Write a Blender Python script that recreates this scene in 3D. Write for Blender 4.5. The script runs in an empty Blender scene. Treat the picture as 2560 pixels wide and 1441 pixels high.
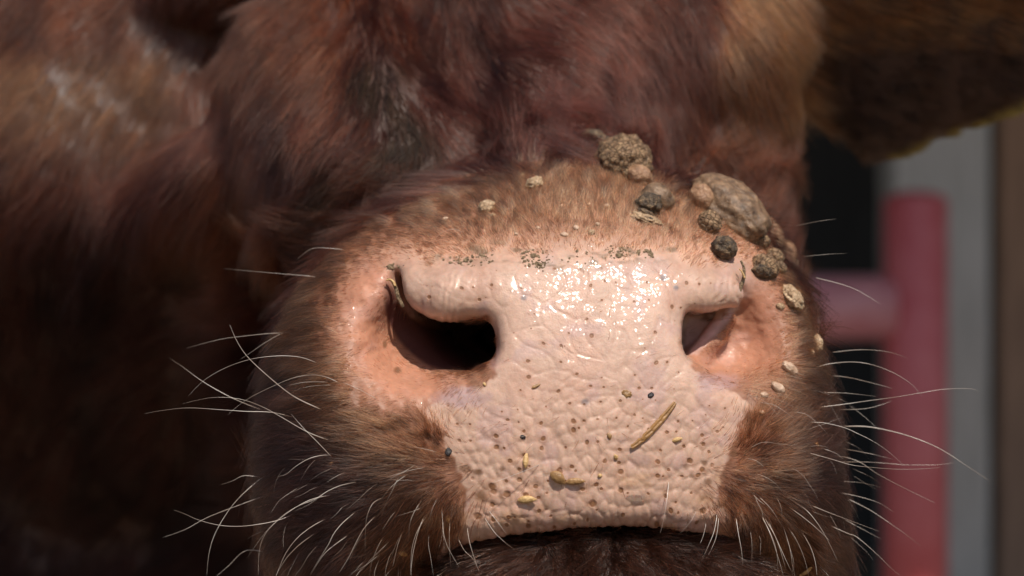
import bpy, math, random
import numpy as np, time
_T0 = time.time()
def tick(m): print('[%6.1fs] %s' % (time.time() - _T0, m))
from mathutils import Vector, Matrix

# ------------------------------------------------------------------ camera, sky, sun, exposure
D = 0.60                       # metres from lens to the nose
S = 0.000124                   # metres per design unit
WD = D / S
scene = bpy.context.scene
col = scene.collection

cam_d = bpy.data.cameras.new('camera')
cam = bpy.data.objects.new('camera', cam_d); col.objects.link(cam)
cam.location = (0, -D, 0); cam.rotation_euler = (math.radians(90), 0, 0)
cam_d.sensor_width = 36.0
cam_d.lens = 36.0 * D / (2560 * S)
cam_d.clip_start = 0.01; cam_d.clip_end = 200.0
cam_d.dof.use_dof = True
cam_d.dof.focus_distance = D + 0.010
cam_d.dof.aperture_fstop = 9.0
scene.camera = cam

SUN_AZ = math.radians(22)      # to the right of the camera
SUN_EL = math.radians(55)
world = bpy.data.worlds.new('World'); scene.world = world; world.use_nodes = True
wn = world.node_tree.nodes; wl = world.node_tree.links
wn.clear()
wo = wn.new('ShaderNodeOutputWorld'); bg = wn.new('ShaderNodeBackground'); sky = wn.new('ShaderNodeTexSky')
sky.sky_type = 'NISHITA'; sky.sun_disc = False
sky.sun_elevation = SUN_EL
sky.sun_rotation = math.pi - SUN_AZ      # sun stands behind the camera (-Y), to the right
sky.air_density = 1.0; sky.dust_density = 1.0; sky.ozone_density = 1.0
bg.inputs['Strength'].default_value = 0.09
wl.new(sky.outputs[0], bg.inputs['Color']); wl.new(bg.outputs[0], wo.inputs['Surface'])
sun_d = bpy.data.lights.new('sun', 'SUN'); sun_d.energy = 5.0; sun_d.angle = math.radians(0.53); sun_d.color = (1.0, 0.93, 0.83)
sun = bpy.data.objects.new('sun', sun_d); col.objects.link(sun)
sdir = Vector((math.sin(SUN_AZ) * math.cos(SUN_EL), -math.cos(SUN_AZ) * math.cos(SUN_EL), math.sin(SUN_EL)))
sun.rotation_euler = sdir.to_track_quat('Z', 'Y').to_euler()
sun.location = sdir * 3
cy = scene.cycles
cy.max_bounces = 7; cy.diffuse_bounces = 3; cy.glossy_bounces = 4; cy.transmission_bounces = 6; cy.transparent_max_bounces = 8
scene.cycles_curves.shape = 'RIBBONS'; scene.cycles_curves.subdivisions = 2
vs = scene.view_settings
vs.view_transform = 'Standard'; vs.look = 'None'; vs.exposure = 0.0; vs.gamma = 1.0; vs.use_curve_mapping = False

# ------------------------------------------------------------------ helpers
rng = np.random.default_rng(7)
random.seed(7)

def PW(px, py, w):
    """design point: photo column / row at depth w -> place in the scene, design units (x right, y back, z up)"""
    k = 1 + w / WD
    return np.array([(px - 1280) * k, w, (720.5 - py) * k], dtype=np.float64)
def PM(px, py, w):
    return Vector(PW(px, py, w) * S)

def smin(a, b, k):
    h = np.clip(0.5 + 0.5 * (b - a) / k, 0, 1)
    return b + (a - b) * h - k * h * (1 - h)
def smax(a, b, k):
    return -smin(-a, -b, k)

def poly_sdf(x, z, pts):
    """signed distance to a closed polygon, negative inside"""
    pts = np.asarray(pts, dtype=np.float32)
    d = np.full(np.broadcast(x, z).shape, 1e12, dtype=np.float32)
    sgn = np.ones_like(d)
    n = len(pts); j = n - 1
    for i in range(n):
        ax, az = pts[j]; bx, bz = pts[i]
        ex, ez = ax - bx, az - bz
        wx, wz = x - bx, z - bz
        t = np.clip((wx * ex + wz * ez) / (ex * ex + ez * ez + 1e-9), 0, 1)
        qx, qz = wx - ex * t, wz - ez * t
        d = np.minimum(d, qx * qx + qz * qz)
        c1 = z >= bz; c2 = z < az; c3 = ex * wz > ez * wx
        flip = (c1 & c2 & c3) | (~c1 & ~c2 & ~c3)
        sgn = np.where(flip, -sgn, sgn)
        j = i
    return sgn * np.sqrt(d)

def spline(pts, closed=True, n=6):
    """Catmull-Rom through points"""
    pts = [np.array(p, dtype=float) for p in pts]; m = len(pts); out = []
    rngi = range(m) if closed else range(m - 1)
    for i in rngi:
        if closed: p0, p1, p2, p3 = pts[i - 1], pts[i], pts[(i + 1) % m], pts[(i + 2) % m]
        else: p0, p1, p2, p3 = pts[max(i - 1, 0)], pts[i], pts[i + 1], pts[min(i + 2, m - 1)]
        for k in range(n):
            t = k / n
            out.append(0.5 * ((2 * p1) + (-p0 + p2) * t + (2 * p0 - 5 * p1 + 4 * p2 - p3) * t * t + (-p0 + 3 * p1 - 3 * p2 + p3) * t ** 3))
    if not closed: out.append(pts[-1])
    return np.array(out)

def poly_world(pts, w, smooth=4):
    k = 1 + w / WD
    p = spline(pts, True, smooth) if smooth else np.array(pts, float)
    return np.stack([(p[:, 0] - 1280) * k, (720.5 - p[:, 1]) * k], 1)

def hash2(i, j, k=0):
    n = (i.astype(np.int64) * 374761393 + j.astype(np.int64) * 668265263 + np.int64(k) * 1442695041)
    n = (n ^ (n >> 13)) * 1274126177
    n = n ^ (n >> 16)
    return (n & 0xFFFFFF).astype(np.float64) / 0xFFFFFF

def vnoise2(x, y, seed=0):
    i = np.floor(x); j = np.floor(y); fx = x - i; fy = y - j
    fx = fx * fx * (3 - 2 * fx); fy = fy * fy * (3 - 2 * fy)
    i = i.astype(np.int64); j = j.astype(np.int64)
    a = hash2(i, j, seed); b = hash2(i + 1, j, seed); c = hash2(i, j + 1, seed); d = hash2(i + 1, j + 1, seed)
    return (a * (1 - fx) + b * fx) * (1 - fy) + (c * (1 - fx) + d * fx) * fy
def fbm2(x, y, seed=0, o=3):
    v = 0; a = 0.5
    for k in range(o):
        v = v + a * vnoise2(x * 2 ** k, y * 2 ** k, seed + k); a *= 0.5
    return v / (1 - 0.5 ** o)

def voronoi2(x, y, seed=0, jit=0.85, full=False):
    """F1, F2 and cell hash of jittered-grid Voronoi"""
    i0 = np.floor(x).astype(np.int64); j0 = np.floor(y).astype(np.int64)
    f1 = np.full(x.shape, 9.0); f2 = np.full(x.shape, 9.0); hid = np.zeros(x.shape); ox = np.zeros(x.shape); oy = np.zeros(x.shape)
    for di in (-1, 0, 1):
        for dj in (-1, 0, 1):
            i = i0 + di; j = j0 + dj
            cx = i + 0.5 + jit * (hash2(i, j, seed) - 0.5); cy = j + 0.5 + jit * (hash2(i, j, seed + 9) - 0.5)
            d = np.hypot(x - cx, y - cy)
            new = d < f1
            f2 = np.where(new, f1, np.minimum(f2, d)); hid = np.where(new, hash2(i, j, seed + 17), hid); f1 = np.where(new, d, f1)
            if full: ox = np.where(new, cx - x, ox); oy = np.where(new, cy - y, oy)
    return (f1, f2, hid, ox, oy) if full else (f1, f2, hid)

def sstep(a, b, x):
    t = np.clip((x - a) / (b - a), 0, 1); return t * t * (3 - 2 * t)

# ------------------------------------------------------------------ the cow's body as one implicit surface
def axis(parts):
    out = []
    for a, b, st in parts:
        n = max(1, int(round((b - a) / st)))
        out.append(np.linspace(a, b, n, endpoint=False))
    out.append(np.array([parts[-1][1]]))
    return np.concatenate(out)
# x: column-1280 ; y: depth ; z: 720-row
GX = axis([(-2600, -660, 32), (-660, 900, 8.6), (900, 1150, 16), (1150, 2300, 30)])
GY = axis([(-120, 520, 10), (520, 900, 20), (900, 3500, 32)])
GZ = axis([(-1800, -760, 32), (-760, 400, 8.6), (400, 700, 18), (700, 1300, 30)])
nx, ny, nz = len(GX), len(GY), len(GZ)
X = GX[:, None, None].astype(np.float32); Y = GY[None, :, None].astype(np.float32); Z = GZ[None, None, :].astype(np.float32)
X2 = GX[:, None].astype(np.float32); Z2 = GZ[None, :].astype(np.float32)

MUZ = [(1480,345),(1600,352),(1700,392),(1800,430),(1900,485),(1985,590),(2045,720),(2080,850),(2110,1000),(2135,1150),(2150,1300),(2160,1480),
       (2140,1620),(2040,1640),(1985,1520),(1930,1405),(1850,1350),(1750,1325),(1620,1306),(1500,1302),(1400,1308),(1250,1326),(1140,1362),(1075,1450),
       (1040,1560),(980,1640),(820,1640),(700,1500),(640,1330),(630,1150),(645,1000),(680,850),(730,720),(800,620),(900,530),(1020,465),(1150,420),(1300,380),(1400,352)]
def base_w(px, py):
    q = 1150 - py
    w = 0.0006 * np.clip(q, -400, 480) ** 2 + 0.576 * np.clip(q - 480, 0, None)
    w = w + ((px - 1470) / 400.0) ** 2 * 42 + 0.10 * (px - 1470)
    return w
def build_sdf():
    pz = 720.5 - Z2 / 1.03; pxx = 1280 + X2 / 1.03
    mp = poly_world(MUZ, 200)
    d2 = poly_sdf(X2, Z2, mp)
    # rounding radius: generous on top, tight at the lip edge
    arch = np.abs(poly_sdf(X2, Z2, poly_world([(1140,1362),(1250,1326),(1500,1302),(1750,1325),(1850,1350),(1850,1600),(1140,1600)], 200, 0)))
    R = 285 + 110 * sstep(800, 480, pz) * np.ones_like(d2)
    inarch = sstep(940, 1210, pxx) * sstep(2070, 1840, pxx) * sstep(960, 1260, pz)
    R = R * (1 - inarch) + 62 * inarch
    bw = base_w(pxx + 0 * pz, pz + 0 * pxx).astype(np.float32)
    gx = np.gradient(bw, GX, axis=0); gz = np.gradient(bw, GZ, axis=1)
    L = np.sqrt(1 + gx ** 2 + gz ** 2).astype(np.float32)
    a = d2[:, None, :] + R[:, None, :].astype(np.float32)
    b = (bw[:, None, :] - Y) / L[:, None, :] + R[:, None, :].astype(np.float32)
    f = np.sqrt(np.maximum(a, 0) ** 2 + np.maximum(b, 0) ** 2) + np.minimum(np.maximum(a, b), 0) - R[:, None, :].astype(np.float32)
    f = np.maximum(f, Y - 1100)
    del a, b
    def ell(c, r, rotz=0.0):
        x = X - c[0]; y = Y - c[1]; z = Z - c[2]
        if rotz:
            cs, sn = math.cos(rotz), math.sin(rotz)
            x, z = cs * x + sn * z, -sn * x + cs * z
        k0 = np.sqrt((x / r[0]) ** 2 + (y / r[1]) ** 2 + (z / r[2]) ** 2)
        return ((k0 - 1) * min(r)).astype(np.float32)
    def cone(a, b, ra, rb):
        a = np.asarray(a); b = np.asarray(b); ab = b - a
        t = ((X - a[0]) * ab[0] + (Y - a[1]) * ab[1] + (Z - a[2]) * ab[2]) / float(ab @ ab)
        t = np.clip(t, 0, 1)
        d = np.sqrt((X - a[0] - t * ab[0]) ** 2 + (Y - a[1] - t * ab[1]) ** 2 + (Z - a[2] - t * ab[2]) ** 2)
        return (d - (ra + (rb - ra) * t)).astype(np.float32)
    def local(x0, x1, y0, y1, z0, z1):
        return (slice(*np.searchsorted(GX, (x0, x1))), slice(*np.searchsorted(GY, (y0, y1))), slice(*np.searchsorted(GZ, (z0, z1))))

    # --- head behind the muzzle
    h = cone(PW(1430, 800, 800), PW(1330, 140, 1650), 290, 520)                  # nose bridge
    h = smin(h, cone(PW(1330, 140, 1650), PW(1260, -300, 2400), 520, 620), 120)
    h = smin(h, ell(PW(1690, 190, 1600), (400, 420, 480)), 140)                   # right cheek
    h = smin(h, cone(PW(1730, 500, 1500), PW(1700, 1000, 1250), 330, 330), 160)
    h = smin(h, ell(PW(1850, 60, 1480), (190, 160, 230), -0.3), 90)                # brow
    h = smin(h, cone(PW(870, 250, 1700), PW(960, 480, 1250), 440, 400), 160)     # left cheek
    h = smin(h, cone(PW(1050, 800, 1200), PW(1000, 1250, 1300), 340, 300), 200)     # jaw
    h = smin(h, ell(PW(590, -60, 2050), (310, 240, 190), 0.1), 60)                 # left brow
    h = smin(h, cone(PW(1400, 1500, 700), PW(1150, 1400, 2200), 420, 700), 160)    # throat
    left = ell(PW(330, 600, 2560), (1150, 720, 1250))                      # neck fold filling the left
    left = smin(left, smax(ell(PW(140, 520, 2200), (520, 430, 640)), ell(PW(120, 450, 2200), (520, 470, 505)), 90), 50)                      # shoulder lobe
    left = smin(left, ell(PW(590, 600, 1800), (380, 330, 330)), 140)
    left = smin(left, ell(PW(700, 500, 1700), (330, 360, 350)), 150)
    left = smax(left, ((1730 + 1.0 * (190 - Z) - Y - 320 * sstep(-1300, -850, X) ) * 0.7).astype(np.float32), 160)       # it falls away under the jaw
    h = smin(h, left, 70)
    del left
    h = smin(h, ell(PW(-10, 150, 2700), (560, 200, 150), 0.35), 50)
    h = smin(h, ell(PW(330, 1250, 3440), (1900, 480, 1500)), 160)                   # brisket
    ear = poly_sdf(X2, Z2, poly_world([(1900,-60),(1930,200),(2040,300),(2150,360),(2240,392),(2400,335),(2560,262),(2760,100),(2800,-150),(2500,-300)], 2100, 3))[:, None, :]
    ey = (np.abs(Y - 2050 - 0.95 * (760 - Z)) - 90) * 0.72
    h = smin(h, smax(ear, ey, 70).astype(np.float32), 60)
    f = smin(f, h, 90)
    del h
    # --- chin
    c = smin(ell(PW(1490, 1602, 165), (500, 285, 288)), ell(PW(1480, 1560, 900), (760, 420, 300)), 80)
    f = np.minimum(f, c)

    # --- nostrils
    for side in ('L', 'R'):
        if side == 'L':
            sl = local(-560, 120, -100, 900, -420, 250)
            bowl = (PW(1058, 824, 85), (158, 215, 132), 0.42)
            rolls = [(PW(1052, 738, 212), PW(1130, 752, 182), 58, 58), (PW(1130, 752, 182), PW(1240, 752, 172), 58, 56)]
            hole = [(968,690),(980,692),(998,752),(1034,797),(1090,815),(1165,806),(1212,800),(1236,835),(1240,885),(1205,916),(1140,930),(1090,914),(1040,876),(1006,830),(980,770)]
            wr, drift, zdrift = 150, 0.22, 0.02
        else:
            sl = local(300, 780, -100, 900, -420, 250)
            bowl = (PW(1845, 822, 200), (130, 150, 135), -0.3)
            rolls = [(PW(1745, 742, 222), PW(1812, 738, 258), 46, 48)]
            hole = [(1724,782),(1760,797),(1800,792),(1830,774),(1836,786),(1815,815),(1785,850),(1748,884),(1718,894),(1705,865),(1709,818)]
            wr, drift, zdrift = 200, -0.10, 0.04
        x = X[sl[0]]; y = Y[:, sl[1]]; z = Z[:, :, sl[2]]
        g = f[sl]
        def ell_l(c, r, rot):
            xx = x - c[0]; yy = y - c[1]; zz = z - c[2]
            cs, sn = math.cos(rot), math.sin(rot)
            xx, zz = cs * xx + sn * zz, -sn * xx + cs * zz
            k0 = np.sqrt((xx / r[0]) ** 2 + (yy / r[1]) ** 2 + (zz / r[2]) ** 2)
            return (k0 - 1) * min(r)
        def cone_l(a, b, ra, rb):
            ab = b - a
            t = np.clip(((x - a[0]) * ab[0] + (y - a[1]) * ab[1] + (z - a[2]) * ab[2]) / float(ab @ ab), 0, 1)
            return np.sqrt((x - a[0] - t * ab[0]) ** 2 + (y - a[1] - t * ab[1]) ** 2 + (z - a[2] - t * ab[2]) ** 2) - (ra + (rb - ra) * t)
        g = smax(g, -ell_l(*bowl), 105)
        for rl in rolls: g = smin(g, cone_l(*rl), 60)
        hp = poly_world(hole, wr, 3)
        t = np.maximum(y - wr, 0)
        k = 1 + y / WD
        hd = poly_sdf(x - drift * t, z - zdrift * t, hp) 
        hd = np.maximum(hd, y - (800 if side == 'L' else 370))
        g = smax(g, -hd, 30 if side == 'R' else 42)
        if side == 'R': g = smax(g, -cone_l(PW(1858, 660, 215), PW(1860, 738, 290), 8, 11), 14)
        if side == 'R':
            g = smin(g, cone_l(PW(1812, 796, 330), PW(1748, 894, 292), 27, 32), 20)
        f[sl] = g.astype(np.float32)
    # close the volume at its far sides
    f[0] = f[-1] = 50; f[:, -1] = 50; f[:, :, 0] = f[:, :, -1] = 50; f[:, 0] = 50
    return f

def surface_nets(f):
    ins = f < 0
    # active cells
    c = np.zeros((nx - 1, ny - 1, nz - 1), dtype=np.uint8)
    for dx in (0, 1):
        for dy in (0, 1):
            for dz in (0, 1):
                c += ins[dx:nx - 1 + dx, dy:ny - 1 + dy, dz:nz - 1 + dz]
    act = (c > 0) & (c < 8)
    idx = np.full(act.shape, -1, dtype=np.int32)
    I, J, K = np.nonzero(act)
    idx[I, J, K] = np.arange(len(I))
    acc = np.zeros((len(I), 3)); cnt = np.zeros(len(I))
    corners = [(a, b, d) for a in (0, 1) for b in (0, 1) for d in (0, 1)]
    val = {q: f[I + q[0], J + q[1], K + q[2]].astype(np.float64) for q in corners}
    for q in corners:
        for ax in range(3):
            if q[ax]: continue
            r = list(q); r[ax] = 1; r = tuple(r)
            va, vb = val[q], val[r]
            m = (va < 0) != (vb < 0)
            t = np.where(m, va / np.where(m, va - vb, 1), 0)
            p = np.zeros((len(I), 3)); p[:, 0] = q[0]; p[:, 1] = q[1]; p[:, 2] = q[2]
            p[:, ax] = t
            acc += p * m[:, None]; cnt += m
    loc = acc / np.maximum(cnt, 1)[:, None]
    def co(G, i, t): return G[i] + (G[i + 1] - G[i]) * t
    V = np.stack([co(GX, I, loc[:, 0]), co(GY, J, loc[:, 1]), co(GZ, K, loc[:, 2])], 1)
    quads = []
    # edges along x
    def quads_for(ax):
        a = [slice(1, -1)] * 3; a[ax] = slice(0, -1); b = [slice(1, -1)] * 3; b[ax] = slice(1, None)
        m = ins[tuple(a)] != ins[tuple(b)]
        i, j, k = np.nonzero(m)
        flip = ins[tuple(a)][i, j, k]
        ijk = [i, j, k]
        for q in range(3):
            if q != ax: ijk[q] = ijk[q] + 1
        u, v = [(1, 2), (2, 0), (0, 1)][ax]
        def at(du, dv):
            t = [ijk[0], ijk[1], ijk[2]]; t[u] = t[u] - du; t[v] = t[v] - dv
            return idx[t[0], t[1], t[2]]
        q = np.stack([at(1, 1), at(0, 1), at(0, 0), at(1, 0)], 1)
        q[~flip] = q[~flip][:, ::-1]
        return q
    Q = np.concatenate([quads_for(0), quads_for(1), quads_for(2)])
    return V, Q

F = build_sdf(); tick('sdf')
V, Q = surface_nets(F)
del F
# relax along the surface a little
def relax(V, Q, it=2, lam=0.5):
    e = np.concatenate([Q[:, [0, 1]], Q[:, [1, 2]], Q[:, [2, 3]], Q[:, [3, 0]]]); e = np.concatenate([e, e[:, ::-1]])
    cnt = np.bincount(e[:, 0], minlength=len(V))
    for _ in range(it):
        acc = np.stack([np.bincount(e[:, 0], weights=V[e[:, 1], k], minlength=len(V)) for k in range(3)], 1)
        V = V + lam * (acc / np.maximum(cnt, 1)[:, None] - V)
    return V
V = relax(V, Q, 3, 0.5)
tick('nets %d verts' % len(V))

def mesh_from(name, V, Q):
    me = bpy.data.meshes.new(name)
    me.vertices.add(len(V)); me.vertices.foreach_set('co', np.asarray(V, np.float32).ravel())
    n = Q.shape[1]
    me.loops.add(Q.size); me.loops.foreach_set('vertex_index', Q.astype(np.int32).ravel())
    me.polygons.add(len(Q)); me.polygons.foreach_set('loop_start', np.arange(0, Q.size, n, dtype=np.int32))
    me.update(calc_edges=True)
    me.polygons.foreach_set('use_smooth', np.ones(len(me.polygons), dtype=bool))
    return me

# ------------------------------------------------------------------ material helpers
def new_mat(name):
    m = bpy.data.materials.new(name); m.use_nodes = True
    nt = m.node_tree
    return m, nt, nt.nodes['Principled BSDF']
def nd(nt, kind, **kw):
    n = nt.nodes.new(kind)
    for k, v in kw.items(): setattr(n, k, v)
    return n
def noise(nt, scale, detail=3, rough=0.5, vec=None, dist=0.0):
    n = nd(nt, 'ShaderNodeTexNoise'); n.inputs['Scale'].default_value = scale; n.inputs['Detail'].default_value = detail
    n.inputs['Roughness'].default_value = rough; n.inputs['Distortion'].default_value = dist
    if vec is not None: nt.links.new(vec, n.inputs['Vector'])
    return n
def ramp(nt, fac, stops):
    r = nd(nt, 'ShaderNodeValToRGB'); e = r.color_ramp.elements
    e[0].position, e[0].color = stops[0][0], (*stops[0][1], 1)
    e[1].position, e[1].color = stops[1][0], (*stops[1][1], 1)
    for p, c in stops[2:]:
        q = e.new(p); q.color = (*c, 1)
    nt.links.new(fac, r.inputs[0]); return r
def mixc(nt, fac, a, b, mode='MIX'):
    m = nd(nt, 'ShaderNodeMix', data_type='RGBA', blend_type=mode)
    for sock, v in ((m.inputs[0], fac), (m.inputs[6], a), (m.inputs[7], b)):
        if hasattr(v, 'is_linked'): nt.links.new(v, sock)
        elif isinstance(v, (int, float)): sock.default_value = v
        else: sock.default_value = (*v, 1)
    return m.outputs[2]
def math_n(nt, op, a, b=None, clamp=False):
    m = nd(nt, 'ShaderNodeMath', operation=op); m.use_clamp = clamp
    for sock, v in zip(m.inputs, (a, b)):
        if v is None: continue
        if hasattr(v, 'is_linked'): nt.links.new(v, sock)
        else: sock.default_value = v
    return m.outputs[0]
def bump(nt, height, strength, dist, normal=None):
    b = nd(nt, 'ShaderNodeBump'); b.inputs['Strength'].default_value = strength; b.inputs['Distance'].default_value = dist
    nt.links.new(height, b.inputs['Height'])
    if normal is not None: nt.links.new(normal, b.inputs['Normal'])
    return b.outputs[0]
def obj_coord(nt): return nd(nt, 'ShaderNodeTexCoord').outputs['Object']
def attr(nt, name): return nd(nt, 'ShaderNodeAttribute', attribute_name=name)

# ------------------------------------------------------------------ setting behind the cow: a barn front under an added shading roof
def plain(name, c1, c2, scale, rough=0.7, bmp=0.3, stretch=(1, 1, 1)):
    m, nt, b = new_mat(name)
    mp = nd(nt, 'ShaderNodeMapping'); mp.inputs['Scale'].default_value = stretch; nt.links.new(obj_coord(nt), mp.inputs[0])
    n = noise(nt, scale, 5, 0.6, mp.outputs[0])
    r = ramp(nt, n.outputs['Fac'], [(0.3, c1), (0.7, c2)])
    nt.links.new(r.outputs[0], b.inputs['Base Color']); b.inputs['Roughness'].default_value = rough
    nt.links.new(bump(nt, n.outputs['Fac'], bmp, 0.004), b.inputs['Normal'])
    return m
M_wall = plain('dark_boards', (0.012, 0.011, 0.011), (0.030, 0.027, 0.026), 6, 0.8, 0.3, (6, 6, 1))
M_roof = plain('shade_roof_boards', (0.05, 0.04, 0.03), (0.10, 0.08, 0.06), 8)
M_ground = plain('trodden_earth', (0.09, 0.065, 0.045), (0.20, 0.15, 0.10), 9, 0.95, 0.6)
M_red = plain('red_paint', (0.52, 0.085, 0.090), (0.62, 0.16, 0.165), 9, 0.38, 0.1)
M_rail = plain('lit_red_paint', (0.55, 0.20, 0.22), (0.68, 0.32, 0.34), 14, 0.35, 0.1)  # the post's red made paler, light from above put into the colour
M_grey = plain('weathered_grey_wood', (0.40, 0.375, 0.34), (0.56, 0.52, 0.48), 10, 0.75, 0.3, (5, 5, 0.6))
M_brown = plain('brown_wood', (0.30, 0.17, 0.11), (0.48, 0.28, 0.18), 10, 0.7, 0.3, (5, 5, 0.6))

import bmesh
def box_mesh(name, lo, hi, bev=0.0):
    bm = bmesh.new(); bmesh.ops.create_cube(bm, size=1.0)
    for v in bm.verts:
        for k in range(3): v.co[k] = lo[k] + (v.co[k] + 0.5) * (hi[k] - lo[k])
    if bev: bmesh.ops.bevel(bm, geom=bm.edges[:], offset=bev, segments=2, affect='EDGES', profile=0.6)
    me = bpy.data.meshes.new(name); bm.to_mesh(me); bm.free(); return me
def add(name, me, mat, parent=None, **props):
    o = bpy.data.objects.new(name, me); col.objects.link(o)
    if mat is not None:
        me.materials.clear(); me.materials.append(mat)
    if parent is not None: o.parent = parent
    for k, v in props.items(): o[k] = v
    return o
def tube_mesh(name, pts, radii, sides=6, cap=True):
    """tapered tube along a 3-D polyline"""
    P = np.array([list(p) for p in pts], float); n = len(P)
    T = np.gradient(P, axis=0); T /= np.linalg.norm(T, axis=1)[:, None] + 1e-12
    up = np.array([0.13, 0.97, 0.2]); vv = []
    for i in range(n):
        a = np.cross(T[i], up); a /= np.linalg.norm(a) + 1e-9; b = np.cross(T[i], a)
        for k in range(sides):
            t = 2 * math.pi * k / sides
            vv.append(P[i] + radii[i] * (math.cos(t) * a + math.sin(t) * b))
    ff = [[i * sides + k, i * sides + (k + 1) % sides, (i + 1) * sides + (k + 1) % sides, (i + 1) * sides + k] for i in range(n - 1) for k in range(sides)]
    if cap:
        ff.append(list(range(sides))[::-1]); ff.append(list(range((n - 1) * sides, n * sides)))
    me = bpy.data.meshes.new(name); me.from_pydata([tuple(v) for v in vv], [], ff); me.update()
    me.polygons.foreach_set('use_smooth', np.ones(len(me.polygons), dtype=bool)); return me

GZ0 = -0.85
add('ground', box_mesh('ground', (-30, -30, GZ0 - 0.1), (30, 30, GZ0)), M_ground, kind='structure')
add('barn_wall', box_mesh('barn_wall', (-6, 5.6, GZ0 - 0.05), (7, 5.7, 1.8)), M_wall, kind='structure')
add('shade_roof', box_mesh('shade_roof', (-6, 1.6, 1.8), (7, 5.9, 1.84)), M_roof, kind='structure')  # unseen roof, added to keep the sun off the posts and wall

gate = bpy.data.objects.new('gate', None); col.objects.link(gate)
gp = PM(2288, 720, 3.2 / S); gate.location = (gp.x, 3.2, GZ0)
gate['label'] = 'red painted gate with round upright post and rail behind the muzzle'; gate['category'] = 'gate'
ztop = PM(2292, 478, 3.2 / S).z - GZ0
hpts = [(0, 0, 0), (0, 0, 0.4), (0, 0, ztop - 0.02), (0, 0, ztop - 0.008), (0, 0, ztop)]
add('post', tube_mesh('post', hpts, [0.063, 0.063, 0.063, 0.053, 0.022], 20), M_red, gate)
zr = PM(2292, 770, 3.2 / S).z - GZ0
add('rail', tube_mesh('rail', [(-1.3, 0.0, zr), (-0.6, 0.0, zr), (-0.045, 0.0, zr)], [0.064] * 3, 18), M_rail, gate)
x0, x1 = PM(2236, 0, 3.8 / S).x, PM(2478, 0, 3.8 / S).x
add('fence_post', box_mesh('fence_post', (x0, 3.8, GZ0 - 0.02), (x1, 4.0, 1.75), 0.016), M_grey,
    label='weathered grey square post behind the red gate', category='post')
x0, x1 = PM(2500, 0, 4.5 / S).x, PM(2760, 0, 4.5 / S).x
add('board', box_mesh('board', (x0, 4.5, GZ0 - 0.02), (x1, 4.56, 1.75), 0.006), M_brown,
    label='brown upright board at the right edge behind the grey post', category='board')

# ------------------------------------------------------------------ cow body mesh: refine, then skin relief and skin colours
tick('materials')
def catmull_clark(V, Q):
    nv, nf = len(V), len(Q)
    fp = V[Q].mean(1)
    e = np.concatenate([Q[:, [0, 1]], Q[:, [1, 2]], Q[:, [2, 3]], Q[:, [3, 0]]])
    key = np.minimum(e[:, 0], e[:, 1]).astype(np.int64) * nv + np.maximum(e[:, 0], e[:, 1])
    uk, inv = np.unique(key, return_inverse=True); ne = len(uk)
    a, b = uk // nv, uk % nv
    fi = np.tile(np.arange(nf), 4)
    cnt = np.bincount(inv, minlength=ne)
    fs = np.stack([np.bincount(inv, weights=fp[fi, k], minlength=ne) for k in range(3)], 1)
    mid = 0.5 * (V[a] + V[b])
    ep = 0.5 * mid + 0.5 * fs / cnt[:, None]
    ev = np.concatenate([a, b]); val = np.bincount(ev, minlength=nv)
    R = np.stack([np.bincount(ev, weights=np.concatenate([mid[:, k], mid[:, k]]), minlength=nv) for k in range(3)], 1) / np.maximum(val, 1)[:, None]
    fc = np.bincount(Q.ravel(), minlength=nv)
    Fm = np.stack([np.bincount(Q.ravel(), weights=np.repeat(fp[:, k], 4), minlength=nv) for k in range(3)], 1) / np.maximum(fc, 1)[:, None]
    nn = np.maximum(val, 3)[:, None]
    vp = (Fm + 2 * R + (nn - 3) * V) / nn
    E = (inv + nv).reshape(4, nf).T; f = np.arange(nf) + nv + ne
    out = np.concatenate([np.stack([Q[:, k], E[:, k], f, E[:, k - 1]], 1) for k in range(4)])
    return np.concatenate([vp, ep, fp]), out
V, Q = catmull_clark(V, Q)
body_me = mesh_from('body', V * S, Q); tick('body mesh')
n = len(body_me.vertices)
co = np.empty(n * 3, np.float32); body_me.vertices.foreach_get('co', co); co = co.reshape(-1, 3).astype(np.float64) / S
no = np.empty(n * 3, np.float32); body_me.vertices.foreach_get('normal', no); no = no.reshape(-1, 3).astype(np.float64)
def rowcol(c):
    k = 1 + c[:, 1] / WD
    return 1280 + c[:, 0] / k, 720.5 - c[:, 2] / k

PAD = [(1000,668),(1080,664),(1180,660),(1290,648),(1400,646),(1500,640),(1600,648),(1700,655),(1790,662),(1850,678),(1868,720),(1850,760),(1800,792),(1735,800),
       (1706,860),(1722,905),(1755,945),(1820,975),(1862,1005),(1850,1070),(1832,1120),(1800,1180),(1792,1240),(1830,1300),(1850,1350),(1880,1420),
       (1500,1440),(1120,1420),(1140,1330),(1175,1250),(1155,1190),(1130,1130),(1108,1080),(1072,1030),(1130,990),(1200,965),(1240,930),(1240,850),(1212,800),(1150,812),(1060,808),(1010,772),(985,700)]
HOLES = [[(958,705),(985,715),(1000,762),(1040,800),(1090,818),(1165,810),(1212,806),(1232,838),(1234,885),(1200,914),(1140,930),(1078,920),(1025,885),(985,838),(960,780)],
         [(1728,788),(1760,800),(1800,796),(1828,780),(1832,788),(1810,815),(1780,850),(1746,880),(1722,888),(1710,865),(1713,820)]]
WINGL = [(900,660),(950,655),(1000,690),(960,780),(1010,880),(1100,930),(1150,950),(1060,1010),(960,1000),(900,940),(855,830),(858,740)]
WINGR = [(1860,690),(1900,720),(1935,740),(1950,800),(1945,870),(1900,925),(1830,940),(1740,915),(1715,890),(1800,850),(1850,790)]

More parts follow.
